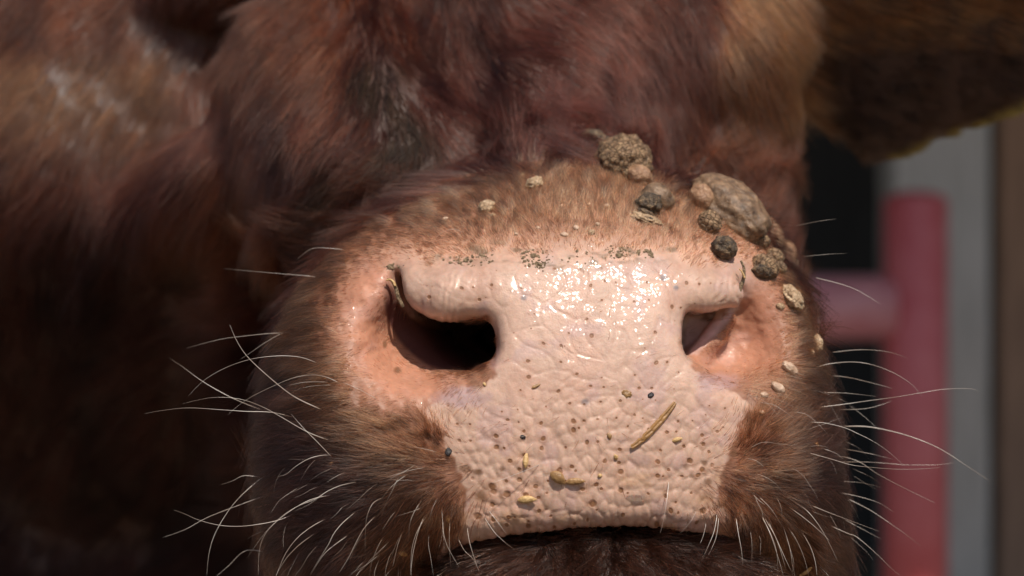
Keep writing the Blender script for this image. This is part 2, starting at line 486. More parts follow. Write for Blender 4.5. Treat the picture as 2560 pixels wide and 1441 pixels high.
class Raster:
    """signed distance to a closed outline on the front of the muzzle, tabulated"""
    def __init__(self, pts, st=5.0):
        p = spline(pts, True, 3); self.st = st
        self.x0, self.y0 = p[:, 0].min() - 260, p[:, 1].min() - 260
        gx = np.arange(self.x0, p[:, 0].max() + 260, st); gy = np.arange(self.y0, p[:, 1].max() + 260, st)
        self.g = poly_sdf(gx[:, None].astype(np.float32), gy[None].astype(np.float32), p)
    def __call__(self, x, y):
        u = np.clip((x - self.x0) / self.st, 0, self.g.shape[0] - 1.001); v = np.clip((y - self.y0) / self.st, 0, self.g.shape[1] - 1.001)
        i = u.astype(int); j = v.astype(int); u = u - i; v = v - j; g = self.g
        return (g[i, j] * (1 - u) + g[i + 1, j] * u) * (1 - v) + (g[i, j + 1] * (1 - u) + g[i + 1, j + 1] * u) * v
S_pad = Raster(PAD); S_wl = Raster(WINGL); S_wr = Raster(WINGR); S_h = [Raster(h) for h in HOLES]; S_muz = Raster(MUZ)
def regions(c, nn):
    """masks and colours as functions of the place on the body"""
    px, py = rowcol(c); w = c[:, 1]
    front = w < 620
    nz1 = fbm2(px / 60, py / 60, 3); nz2 = fbm2(px / 18, py / 18, 5)
    r = {}
    dp = S_pad(px, py) + (nz1 - 0.5) * (30 + 34 * sstep(760, 680, py)) + (nz2 - 0.5) * 26
    r['dp'] = dp
    soft = 7 + 44 * sstep(770, 680, py)
    q200 = 1 + 200 / WD
    r['chin'] = sstep(1240, 1290, py) * sstep(4, 14, S_muz(1280 + c[:, 0] / q200, 720.5 - c[:, 2] / q200)) * (w < 1500)
    r['pad'] = sstep(1, -1, dp / soft) * front * (1 - r['chin'])
    dwl = S_wl(px, py); dwr = S_wr(px, py)
    r['wing'] = np.maximum(sstep(48, -50, dwl + (nz1 - 0.5) * 50), sstep(45, -45, dwr + (nz1 - 0.5) * 50)) * front
    r['wf'] = np.maximum(sstep(190, 10, dwl), sstep(150, 10, dwr)) * front
    hole = np.zeros_like(px)
    for hp in S_h: hole = np.maximum(hole, sstep(4, -10, hp(px, py)))
    b = base_w(px, py)
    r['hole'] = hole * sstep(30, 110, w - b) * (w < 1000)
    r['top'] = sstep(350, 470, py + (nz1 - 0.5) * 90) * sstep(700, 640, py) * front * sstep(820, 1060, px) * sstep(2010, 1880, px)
    r['front'] = front
    r['px'], r['py'], r['w'], r['n1'], r['n2'] = px, py, w, nz1, nz2
    return r
tick('before regions')
R_ = regions(co, no); tick('regions')
px, py, w = R_['px'], R_['py'], R_['w']; pad = R_['pad']

# relief: plates of the nose pad, wrinkles of the nostril rolls, small lumps elsewhere
def warp(px, py):
    return (fbm2(px / 130, py / 130, 21, 2) - 0.5) * 1.8, (fbm2(px / 130, py / 130, 31, 2) - 0.5) * 1.8
disp = np.zeros(n); side = sstep(0, -45, R_['dp']); flat = np.zeros((n, 3))
def pad_relief(px, py, pad, side):
    wu, wv = warp(px, py)
    fan = (px - 1470) * (1 + 0.0011 * (py - 1150))
    f1, f2, hid = voronoi2(fan / 25 + wu * 0.9, py / 33 + wv * 0.9 + 0.0040 * np.abs(px - 1470), 41, 0.9)
    edge = f2 - f1
    plate = 0.35 * sstep(0, 0.3, edge) + 0.65 * (1 - np.clip(f1 * 1.25, 0, 1) ** 2)
    g1, g2, gid = voronoi2(px / 70 + wu, py / 85 + wv, 51, 0.9)
    fine = sstep(0, 0.12, g2 - g1)
    cen = sstep(1080, 1230, px) * sstep(1860, 1740, px)
    amp = 0.7 + 3.9 * sstep(860, 1180, py) * (0.55 + 0.45 * cen) * (0.5 + 1.0 * fbm2(px / 110, py / 110, 35))
    d = pad * side * (amp * (plate - 0.5) * (0.6 + 0.8 * hid) + 1.4 * (fine - 0.9) + 6 * (fbm2(px / 90, py / 80, 37, 2) - 0.5))
    roll = np.maximum(sstep(1250, 1190, px) * sstep(985, 1010, px), sstep(1730, 1760, px)) * sstep(670, 700, py) * sstep(830, 800, py) * pad
    d = d + roll * 1.7 * np.sin(px / 5.0 + 9 * (fbm2(px / 50, py / 70, 61) - 0.5) * 2 + py / 40) * fbm2(px / 30, py / 50, 63)
    groove_[sel] = (1 - sstep(0.05, 0.5, plate)) * sstep(900, 1120, py)
    return d, np.stack([px / 40 + wu * 0.4, py / 38 + wv * 0.4, 0 * px], 1)
sel = np.nonzero(pad > 0.004)[0]; groove_ = np.zeros(n)
disp[sel], flat[sel] = pad_relief(px[sel], py[sel], pad[sel], side[sel])
fur_zone = (1 - pad) * R_['front'] * (1 - R_['hole'])
sel = np.nonzero(fur_zone > 0)[0]
disp[sel] += fur_zone[sel] * ((fbm2(px[sel] / 45, py[sel] / 45, 71) - 0.5) * 14 + (R_['n2'][sel] - 0.5) * 3)
sel = np.nonzero(~R_['front'])[0]
disp[sel] += (fbm2(px[sel] / 120, py[sel] / 150, 81, 3) - 0.5) * 60
co2 = co + no * disp[:, None]
body_me.vertices.foreach_set('co', (co2 * S).astype(np.float32).ravel()); body_me.update()

tick('relief')
def lay(a, c, m): return a * (1 - m[:, None]) + np.array(c)[None] * m[:, None]
C = np.tile(np.array([0.060, 0.027, 0.019]), (n, 1))
C = lay(C, (0.24, 0.105, 0.060), R_['front'] * sstep(200, 20, np.abs(R_['dp'])) * 0.9)
C = lay(C, (0.27, 0.130, 0.078), R_['wf'] * 0.9)
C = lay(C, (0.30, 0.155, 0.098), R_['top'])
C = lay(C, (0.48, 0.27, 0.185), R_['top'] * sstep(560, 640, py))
C = lay(C, (0.45, 0.210, 0.130), R_['wing'])
C = lay(C, (0.55, 0.34, 0.30), R_['wing'] * sstep(0.55, 0.75, R_['n1']) * 0.25)
pc = np.array([0.515, 0.337, 0.254])
C = lay(C, pc, pad)
C = C * (0.90 + 0.2 * R_['n1'][:, None])
C = lay(C, (0.47, 0.265, 0.19), pad * 0.4 * sstep(0.5, 0.8, fbm2(px / 120, py / 120, 91)))
C = lay(C, (0.36, 0.205, 0.140), pad * groove_ * 0.5)
C = lay(C, (0.44, 0.285, 0.255), pad * 0.55 * sstep(0.52, 0.72, fbm2(px / 55 + 7, py / 55, 95)))
C = lay(C, (0.50, 0.30, 0.17), pad * 0.5 * sstep(0.55, 0.75, fbm2(px / 80 + 2, py / 50, 97)) * sstep(1080, 1200, py))
def blob(x, y, rx, ry, nz=0.5): return sstep(1.0, 0.4, np.hypot((px - x) / rx, (py - y) / ry) + (R_['n2'] - 0.5) * nz) * R_['front']
for x, y, rx, ry, m in [(1155, 995, 90, 38, .75), (1795, 955, 80, 32, .6), (1235, 880, 22, 60, .35)]: C = lay(C, (0.36, 0.235, 0.235), blob(x, y, rx, ry) * m)
for x, y, rx, ry in [(1660, 694, 13, 12), (1462, 1006, 14, 12), (1310, 745, 10, 9), (1690, 720, 9, 8)]: C = lay(C, (0.16, 0.14, 0.15), blob(x, y, rx, ry, 0.2) * 0.8)
for x, y, rx, ry in [(960, 862, 8, 14), (993, 928, 14, 12), (1190, 1180, 16, 12), (1208, 1240, 26, 20), (1165, 1172, 22, 14), (1255, 1240, 13, 10), (1715, 1168, 12, 10), (1762, 1158, 11, 11), (1770, 1205, 14, 12), (1835, 1135, 14, 10), (1730, 1190, 10, 9), (1255, 1173, 9, 8), (1198, 1182, 12, 11)]:
    C = lay(C, (0.14, 0.065, 0.03), blob(x, y, rx, ry, 0.5) * 0.75)
# dirt line where nose pad meets the fur
dirt = sstep(44, 4, np.abs(py - 640 - 16 * np.sin(px / 70))) * sstep(0.55, 0.72, fbm2(px / 28, py / 16, 101)) * sstep(1050, 1110, px) * sstep(1760, 1700, px)
C = lay(C, (0.17, 0.110, 0.065), dirt * 0.8 * R_['front'])
C = lay(C, (0.30, 0.15, 0.08), sstep(75, 10, np.abs(R_['dp'])) * sstep(1150, 1200, py) * R_['front'] * sstep(0.45, 0.6, R_['n1']) * 0.6)
C = lay(C, (0.085, 0.030, 0.026), R_['hole'] * (px < 1500))  # darkness of the left recess put into the skin colour
C = lay(C, (0.58, 0.36, 0.32), R_['hole'] * (px >= 1500))  # sunlit look of the right nostril put into the skin colour
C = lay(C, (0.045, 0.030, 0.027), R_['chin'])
C = np.clip(C, 0, 1)
wet = pad * (0.35 + 0.65 * sstep(1010, 820, py)) * sstep(0.25, 0.45, R_['n1'])
wet = np.maximum(wet, R_['wing'] * 0.35 * sstep(0.4, 0.6, R_['n1'])); wet = np.maximum(wet, R_['chin'] * 0.8); wet = np.maximum(wet, R_['hole'] * 0.3)
def fattr(me, name, kind, data, dom='POINT'):
    a = me.attributes.new(name, kind, dom)
    key = {'FLOAT': 'value', 'FLOAT_COLOR': 'color', 'FLOAT_VECTOR': 'vector'}[kind]
    a.data.foreach_set(key, np.asarray(data, np.float32).ravel())
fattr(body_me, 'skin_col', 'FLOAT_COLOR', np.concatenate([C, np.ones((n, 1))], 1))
fattr(body_me, 'wet', 'FLOAT', wet); fattr(body_me, 'pad', 'FLOAT', pad * side)
fattr(body_me, 'spk', 'FLOAT', np.maximum(sstep(-95, -5, R_['dp']) * sstep(1090, 1170, py), 0.55 * sstep(1150, 1210, py) * sstep(1290, 1240, py) * sstep(0.45, 0.6, R_['n1'])) * pad)
fattr(body_me, 'few', 'FLOAT', 0.16 + 0.45 * sstep(1060, 900, py))
fattr(body_me, 'big', 'FLOAT', 0.045 * sstep(960, 1100, py))
fattr(body_me, 'flat', 'FLOAT_VECTOR', flat)

tick('attrs')
m, nt, b = new_mat('cow_skin')
L = nt.links.new
oc = obj_coord(nt)
ca = attr(nt, 'skin_col').outputs['Color']; pa = attr(nt, 'pad').outputs['Fac']; wa = attr(nt, 'wet').outputs['Fac']; fl = attr(nt, 'flat').outputs['Vector']
mott = noise(nt, 420, 4, 0.6, oc)
c1 = mixc(nt, 1.0, ca, ramp(nt, mott.outputs['Fac'], [(0.3, (0.86, 0.84, 0.83)), (0.7, (1.08, 1.06, 1.05))]).outputs[0], 'MULTIPLY')
vo = nd(nt, 'ShaderNodeTexVoronoi', voronoi_dimensions='2D'); L(fl, vo.inputs['Vector']); vo.inputs['Scale'].default_value = 1.0; vo.inputs['Randomness'].default_value = 1.0
sep = nd(nt, 'ShaderNodeSeparateColor'); L(vo.outputs['Color'], sep.inputs[0])
nrag = noise(nt, 900, 2, 0.5, oc)
rad = math_n(nt, 'ADD', math_n(nt, 'ADD', math_n(nt, 'MULTIPLY', math_n(nt, 'MULTIPLY', sep.outputs[0], sep.outputs[0]), 0.13), math_n(nt, 'ADD', attr(nt, 'big').outputs['Fac'], 0.035)), math_n(nt, 'MULTIPLY', attr(nt, 'spk').outputs['Fac'], math_n(nt, 'MULTIPLY', sep.outputs[2], 0.30)))
dd = math_n(nt, 'ADD', vo.outputs['Distance'], math_n(nt, 'MULTIPLY', math_n(nt, 'SUBTRACT', nrag.outputs['Fac'], 0.5), 0.10))
pore = math_n(nt, 'SUBTRACT', 1.0, math_n(nt, 'DIVIDE', dd, rad), True)
halo = math_n(nt, 'SUBTRACT', 1.0, math_n(nt, 'DIVIDE', dd, math_n(nt, 'MULTIPLY', rad, 2.6)), True)
keep = math_n(nt, 'GREATER_THAN', sep.outputs[1], attr(nt, 'few').outputs['Fac'])
pm = math_n(nt, 'MULTIPLY', math_n(nt, 'MULTIPLY', math_n(nt, 'MULTIPLY', pore, 2.2, True), keep), pa)
hm = math_n(nt, 'MULTIPLY', math_n(nt, 'MULTIPLY', math_n(nt, 'MULTIPLY', halo, 0.55), keep), pa)
c2 = mixc(nt, hm, c1, (0.40, 0.20, 0.12)); c3 = mixc(nt, pm, c2, (0.23, 0.105, 0.05))
L(c3, b.inputs['Base Color'])
b.inputs['Subsurface Weight'].default_value = 0.32
b.inputs['Subsurface Radius'].default_value = (1.0, 0.35, 0.2); b.inputs['Subsurface Scale'].default_value = 0.0022
b.inputs['Roughness'].default_value = 0.5
b.inputs['Specular IOR Level'].default_value = 0.35
n_f = noise(nt, 1500, 3, 0.6, oc); n_m = noise(nt, 520, 3, 0.55, oc, 0.6); n_w = noise(nt, 330, 1.5, 0.5, oc, 1.8)
bn = bump(nt, n_f.outputs['Fac'], 0.25, 0.0004)
bn = bump(nt, n_m.outputs['Fac'], 0.22, 0.0005, bn)
bn = bump(nt, math_n(nt, 'MULTIPLY', pm, -1.0), 0.5, 0.0006, bn)
L(bn, b.inputs['Normal'])
cw = math_n(nt, 'MULTIPLY', wa, ramp(nt, noise(nt, 140, 3, 0.6, oc).outputs['Fac'], [(0.36, (0.45,) * 3), (0.52, (1,) * 3)]).outputs[0])
L(cw, b.inputs['Coat Weight']); L(bump(nt, n_w.outputs['Fac'], 0.36, 0.0007), b.inputs['Coat Normal']); b.inputs['Coat Roughness'].default_value = 0.045; b.inputs['Coat IOR'].default_value = 1.38

M_skin = m
body_me.materials.clear(); body_me.materials.append(M_skin)

cow = bpy.data.objects.new('cow', None); col.objects.link(cow)
cow['label'] = 'brown cow with a wet pink nose, warts and pale whiskers'; cow['category'] = 'cow'
body = add('body', body_me, None, cow)

# ------------------------------------------------------------------ fur
FLOW = [(1450,560,0,-1),(1250,560,-.4,-1),(1050,600,-.9,-.6),(900,620,-1,-.35),(800,800,-1,0),(1650,560,.4,-1),(1850,560,.9,-.8),(1980,750,1,-.1),
        (780,1000,-1,.25),(1085,1060,-.3,-1),(1000,1100,-1,-.5),(980,1180,-1,.1),(1020,1280,-.7,.8),(1110,1330,-.2,1),(800,1200,-1,.3),(800,1400,-.8,.8),
        (1870,1060,.2,-1),(1960,1080,.9,-.5),(1990,1170,1,0),(1960,1280,.7,.8),(1880,1330,.2,1),(2080,1300,.9,.5),(2080,1000,1,.1),(900,850,-.8,.3),(1000,980,-.6,.3),
        (1150,970,-.4,.7),(1900,930,.5,.6),(1950,850,.8,-.2),(1480,1420,0,1),(1250,1420,-.2,1),(1750,1420,.2,1),(650,600,-.6,1),(700,300,.05,1),(1000,250,.2,1),
        (1150,330,.6,.8),(1300,150,.7,.7),(1350,50,.6,.8),(1650,200,.1,1),(1800,300,.5,1),(1600,330,-.5,.5),(1150,420,-1,.5),(900,450,-.5,.9),(250,300,-.3,1),(100,800,-.3,1),
        (1400,420,0,-1),(1250,460,-.5,-1),(1000,500,-1,-.5),(800,620,-1,-.1),(2200,200,.8,.4),(500,1000,-.6,1),(300,1200,-.4,1),(1750,470,.6,-1)]
FLOW = np.array(FLOW, float); FLOW[:, 2:] /= np.linalg.norm(FLOW[:, 2:], axis=1)[:, None]
def flow(px, py):
    d2 = (px[:, None] - FLOW[None, :, 0]) ** 2 + (py[:, None] - FLOW[None, :, 1]) ** 2 + 400
    wt = d2 ** -1.6
    return (wt @ FLOW[:, 2]) / wt.sum(1), (wt @ FLOW[:, 3]) / wt.sum(1)

nq = len(body_me.polygons)
qi = np.empty(nq * 4, np.int32); body_me.loops.foreach_get('vertex_index', qi); qi = qi.reshape(-1, 4)
nno = np.empty(n * 3, np.float32); body_me.vertices.foreach_get('normal', nno); nno = nno.reshape(-1, 3).astype(np.float64)
qc = co2[qi]
qarea = 0.5 * np.linalg.norm(np.cross(qc[:, 2] - qc[:, 0], qc[:, 3] - qc[:, 1]), axis=1)
qmid = qc.mean(1); qn = nno[qi].mean(1)
seen = (qn[:, 1] < 0.45)
qpx, qpy = rowcol(qmid)
seen &= (qpx > -160) & (qpx < 2720) & (qpy > -160) & (qpy < 1600)

tick('pre grow')
def grow(name, count, dens_fn, par_fn, seg, rad_root, mat, seed):
    g = np.random.default_rng(seed)
    Rm = regions(qmid[seen], qn[seen])
    dens = dens_fn(Rm) * qarea[seen]
    cdf = np.cumsum(dens); cdf /= cdf[-1]
    pick = np.nonzero(seen)[0][np.searchsorted(cdf, g.random(count))]
    u = g.random((count, 1)); v = g.random((count, 1))
    c4 = co2[qi[pick]]; n4 = nno[qi[pick]]
    bil = lambda a: (a[:, 0] * (1 - u) + a[:, 1] * u) * (1 - v) + (a[:, 3] * (1 - u) + a[:, 2] * u) * v
    root = bil(c4); nn = bil(n4); nn /= np.linalg.norm(nn, axis=1)[:, None]
    Rr = regions(root, nn)
    px, py = Rr['px'], Rr['py']
    P = par_fn(Rr, g, count)
    fx, fy = flow(px + 30 * (vnoise2(px / 40, py / 40, 7) - .5), py)
    ang = (fbm2(px / P['cl'], py / P['cl'], 201, 2) - 0.5) * P['swirl'] + g.normal(0, P['jit'], count)
    ca, sa = np.cos(ang), np.sin(ang)
    fx, fy = fx * ca - fy * sa, fx * sa + fy * ca
    d = np.stack([fx, P['back'], -fy], 1)
    d -= nn * (d * nn).sum(1)[:, None]; d /= np.linalg.norm(d, axis=1)[:, None] + 1e-9
    lift = P['lift'] * (0.7 + 0.6 * g.random(count)) + (fbm2(px / P['cl'] * 1.7, py / P['cl'] * 1.7, 211, 2) - 0.5) * P['liftn']
    lift = np.clip(lift, 0.04, 1.5)
    Ln = P['len'] * (0.65 + 0.7 * g.random(count))
    sidev = np.cross(nn, d); curl = g.normal(0, 0.16, count)
    ts = np.linspace(0, 1, seg)
    kz = P['clump']; cs = 1 + root[:, 1] / WD
    _, _, hh, ox, oy = voronoi2(px / kz, py / kz, 301, 0.95, True)
    pull = np.stack([ox * kz * cs, 0 * ox, -oy * kz * cs], 1); pull -= nn * (pull * nn).sum(1)[:, None]
    pull *= (P['clumpk'] * (0.4 + 0.6 * hh))[:, None]
    P['col'] = P['col'] * (0.4 + 1.3 * hh ** 1.5)[:, None]
    lift_c = (hh - 0.5) * 0.35
    pts = np.empty((count, seg, 3))
    cur = root - nn * 2.0; pts[:, 0] = cur
    for k in range(1, seg):
        t = ts[k]
        l = lift * (1 - 0.75 * t)
        dirv = d * np.cos(l)[:, None] + nn * np.sin(l)[:, None] + sidev * (curl * t)[:, None] + g.normal(0, 0.05, (count, 3))
        dirv /= np.linalg.norm(dirv, axis=1)[:, None]
        cur = cur + dirv * (Ln / (seg - 1))[:, None]; pts[:, k] = cur + pull * t ** 1.5
    tick('hair computed')
    hc = bpy.data.hair_curves.new(name)
    hc.add_curves([seg] * count)
    hc.attributes['position'].data.foreach_set('vector', (pts * S).astype(np.float32).ravel())
    rr = (P['rad'][:, None] * rad_root * (1 - 0.75 * ts[None] ** 1.5)).astype(np.float32)
    if 'radius' not in hc.attributes: hc.attributes.new('radius', 'FLOAT', 'POINT')
    hc.attributes['radius'].data.foreach_set('value', rr.ravel())
    a = hc.attributes.new('hair_col', 'FLOAT_COLOR', 'CURVE')
    a.data.foreach_set('color', np.concatenate([np.clip(P['col'], 0.004, 0.9), np.ones((count, 1))], 1).astype(np.float32).ravel())
    hc.materials.append(mat)
    o = bpy.data.objects.new(name, hc); col.objects.link(o); o.parent = cow; o['kind'] = 'stuff'
    return o

mh = bpy.data.materials.new('cow_hair'); mh.use_nodes = True; nt = mh.node_tree; nt.nodes.clear()
out = nd(nt, 'ShaderNodeOutputMaterial'); hb = nd(nt, 'ShaderNodeBsdfHairPrincipled')
hb.model = 'CHIANG'; hb.parametrization = 'COLOR'
nt.links.new(attr(nt, 'hair_col').outputs['Color'], hb.inputs['Color'])
hb.inputs['Roughness'].default_value = 0.30; hb.inputs['Radial Roughness'].default_value = 0.45; hb.inputs['Coat'].default_value = 0.0
hb.inputs['IOR'].default_value = 1.40
if 'Random Roughness' in hb.inputs: hb.inputs['Random Roughness'].default_value = 0.3
nt.links.new(hb.outputs[0], out.inputs['Surface'])

def dens_muzzle(R):
    mg = sstep(-6, 26, R['dp']); mg = np.maximum(mg, 0.30 * sstep(-60, 10, R['dp']) * sstep(980, 1060, R['py']) * (R['n2'] > 0.45))
    d = R['front'].astype(float) * np.maximum(mg, R['chin'])
    d = d * (1 - 0.80 * R['wing'] ** 0.8) * (1 - R['hole'])
    topband = sstep(520, 600, R['py']) * sstep(680, 640, R['py'])
    d = d * (1 - 0.35 * topband) * (1 + 0.3 * R['top'])
    spot = np.maximum(sstep(1, .4, np.hypot((R['px'] - 1155) / 95, (R['py'] - 990) / 42)), sstep(1, .4, np.hypot((R['px'] - 1795) / 85, (R['py'] - 952) / 36)))
    d = np.maximum(d, 0.22 * spot * R['front'])
    d = np.maximum(d, 0.004 * R['pad'])
    return d * (1 - 0.75 * R['chin'])
def par_muzzle(R, g, c):
    px, py = R['px'], R['py']
    P = {}
    near = sstep(140, 0, R['dp']) * (1 - R['chin'])
    Ln = 78 - 44 * near
    Ln = Ln * (1 - 0.45 * R['top']) * (1 - 0.25 * R['wf']) * (1 - 0.72 * R['wing'] ** 0.6)
    Ln = Ln + 26 * sstep(900, 720, px) + 22 * sstep(1990, 2080, px)
    low = sstep(1000, 1080, py) * sstep(200, 0, R['dp'])
    P['len'] = (Ln + 14 * low) * (1 - R['chin']) + 90 * R['chin']
    P['clump'] = 15.0; P['clumpk'] = 0.75; P['cl'] = 34.0; P['swirl'] = 0.7; P['jit'] = 0.13; P['back'] = np.full(c, 0.28)
    P['lift'] = 0.24 + 0.14 * low + 0.2 * R['top']; P['liftn'] = 0.35
    P['rad'] = 0.75 + 0.5 * g.random(c)
    base = np.tile(np.array([0.030, 0.0118, 0.0090]), (c, 1))
    t = sstep(260, 30, R['dp'])[:, None] * (1 - R['chin'])[:, None]
    base = base * (1 - t) + np.array([0.120, 0.046, 0.0210]) * t
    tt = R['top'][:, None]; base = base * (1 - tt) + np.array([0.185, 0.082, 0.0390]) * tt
    wf = R['wf'][:, None] * (1 - R['chin'])[:, None]; base = base * (1 - wf) + np.array([0.175, 0.072, 0.033]) * wf
    tw = (R['wing'] ** 0.5)[:, None]; base = base * (1 - tw) + np.array([0.20, 0.085, 0.040]) * tw
    dk = (sstep(0.52, 0.7, fbm2(px / 40, py / 40, 231)) * sstep(130, 30, R['dp']) * sstep(1020, 1080, py))[:, None]
    base = base * (1 - 0.7 * dk)
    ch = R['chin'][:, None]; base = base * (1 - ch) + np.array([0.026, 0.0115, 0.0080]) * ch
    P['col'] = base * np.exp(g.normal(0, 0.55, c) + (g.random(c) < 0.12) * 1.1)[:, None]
    return P
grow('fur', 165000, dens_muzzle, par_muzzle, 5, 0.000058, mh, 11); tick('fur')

def dens_face(R): return (R['w'] > 500) * (1 - R['hole']) * (1 - R['chin']) * (1.0 + 0.3 * sstep(2400, 1200, R['w']))
def par_face(R, g, c):
    px, py, w = R['px'], R['py'], R['w']
    P = {}
    P['len'] = (150 + 60 * sstep(900, 600, px) * sstep(350, 450, py)) * (1 - 0.6 * (px > 2030) * (w > 1800))
    P['clump'] = 20.0; P['clumpk'] = 0.7; P['cl'] = 130.0; P['swirl'] = 0.8; P['jit'] = 0.07; P['back'] = np.full(c, 0.0)
    P['lift'] = np.full(c, 0.20); P['liftn'] = 0.45
    P['rad'] = 0.7 + 0.6 * g.random(c)
    base = np.tile(np.array([0.064, 0.0180, 0.0105]), (c, 1))
    k = (0.6 * sstep(0.45, 0.7, fbm2(px / 220, py / 280, 241)))[:, None]
    base = base * (1 - k) + np.array([0.110, 0.033, 0.0145]) * k
    red = (sstep(500, 150, np.hypot(px - 1350, py - 150)))[:, None]
    base = base * (1 - 0.7 * red) + np.array([0.085, 0.0285, 0.0220]) * 0.7 * red
    nk = (sstep(1500, 2000, w) * sstep(820, 650, px) * sstep(380, 600, py) * 0.8)[:, None]      # shade under the jaw painted into the neck hair
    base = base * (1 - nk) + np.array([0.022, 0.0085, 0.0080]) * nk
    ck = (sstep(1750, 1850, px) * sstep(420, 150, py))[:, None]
    base = base * (1 - ck) + np.array([0.28, 0.095, 0.036]) * ck  # sunlit right brow painted into the hair colour
    ear = (sstep(2020, 2080, px) * (w > 1900))[:, None]
    base = base * (1 - ear) + np.array([0.019, 0.0095, 0.006]) * ear
    dk = sstep(0.48, 0.72, fbm2(px / 60 + 3, py / 170, 251, 3))[:, None]
    base = base * (1 - 0.6 * dk)
    for mx, my, mr in ((955, 190, 75), (1010, 320, 70), (840, 420, 60), (1090, 390, 45)):      # dirt caked in the coat
        cake = sstep(1.0, 0.35, np.hypot((px - mx) / mr, (py - my) / (mr * 1.5)) + (R['n1'] - 0.5) * 1.2)[:, None] * (w > 700)[:, None]
        base = base * (1 - cake) + np.array([0.020, 0.0125, 0.0075]) * cake
    lb = (sstep(500, 380, px) * sstep(60, 150, py) * sstep(420, 200, py))[:, None]
    base = base * (1 - lb) + np.array([0.115, 0.043, 0.018]) * lb  # sunlit top of the left lobe painted as paler orange hair
    rim = ear[:, 0] * sstep(0.0, 0.5, (py - (392 - 0.40 * (px - 2240)) + 30) / 40.0) * (px > 2200)
    base = base * (1 - rim[:, None]) + np.array([0.13, 0.085, 0.012]) * rim[:, None]
    P['col'] = base * np.exp(g.normal(0, 0.40, c))[:, None]
    return P
mcoat = mh.copy(); mcoat.name = 'coat_hair'; [x for x in mcoat.node_tree.nodes if x.type == 'BSDF_HAIR_PRINCIPLED'][0].inputs['IOR'].default_value = 1.29
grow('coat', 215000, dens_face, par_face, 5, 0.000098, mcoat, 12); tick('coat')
mc = mh.copy(); mc.name = 'wet_chin_hair'
hcn = [x for x in mc.node_tree.nodes if x.type == 'BSDF_HAIR_PRINCIPLED'][0]; hcn.inputs['IOR'].default_value = 1.5; hcn.inputs['Roughness'].default_value = 0.09
def par_chin(R, g, c):
    P = {'len': np.full(c, 105.0), 'clump': 30.0, 'clumpk': 1.0, 'cl': 50.0, 'swirl': 1.8, 'jit': 0.12, 'back': np.full(c, -0.3), 'lift': np.full(c, 0.55), 'liftn': 1.1, 'rad': 0.6 + 0.7 * g.random(c)}
    P['col'] = np.array([0.050, 0.022, 0.014])[None] * np.exp(g.normal(0, 0.5, c) + (g.random(c) < 0.05) * 2.4)[:, None]  # a few much paler hairs, wet glints put into their colour
    return P
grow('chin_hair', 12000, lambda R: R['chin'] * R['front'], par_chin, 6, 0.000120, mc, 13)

# ------------------------------------------------------------------ finding the place on the skin for small things
bpy.context.view_layer.update()
CAMO = Vector((0, -D, 0))
def hit(px, py):
    d = (PM(px, py, 0.0) - CAMO).normalized()
    ok, loc, nor, _ = body.ray_cast(CAMO, d)
    if not ok: return PM(px, py, 400), Vector((0, -1, 0))
    return loc, nor
hit(1400, 900); tick('bvh')

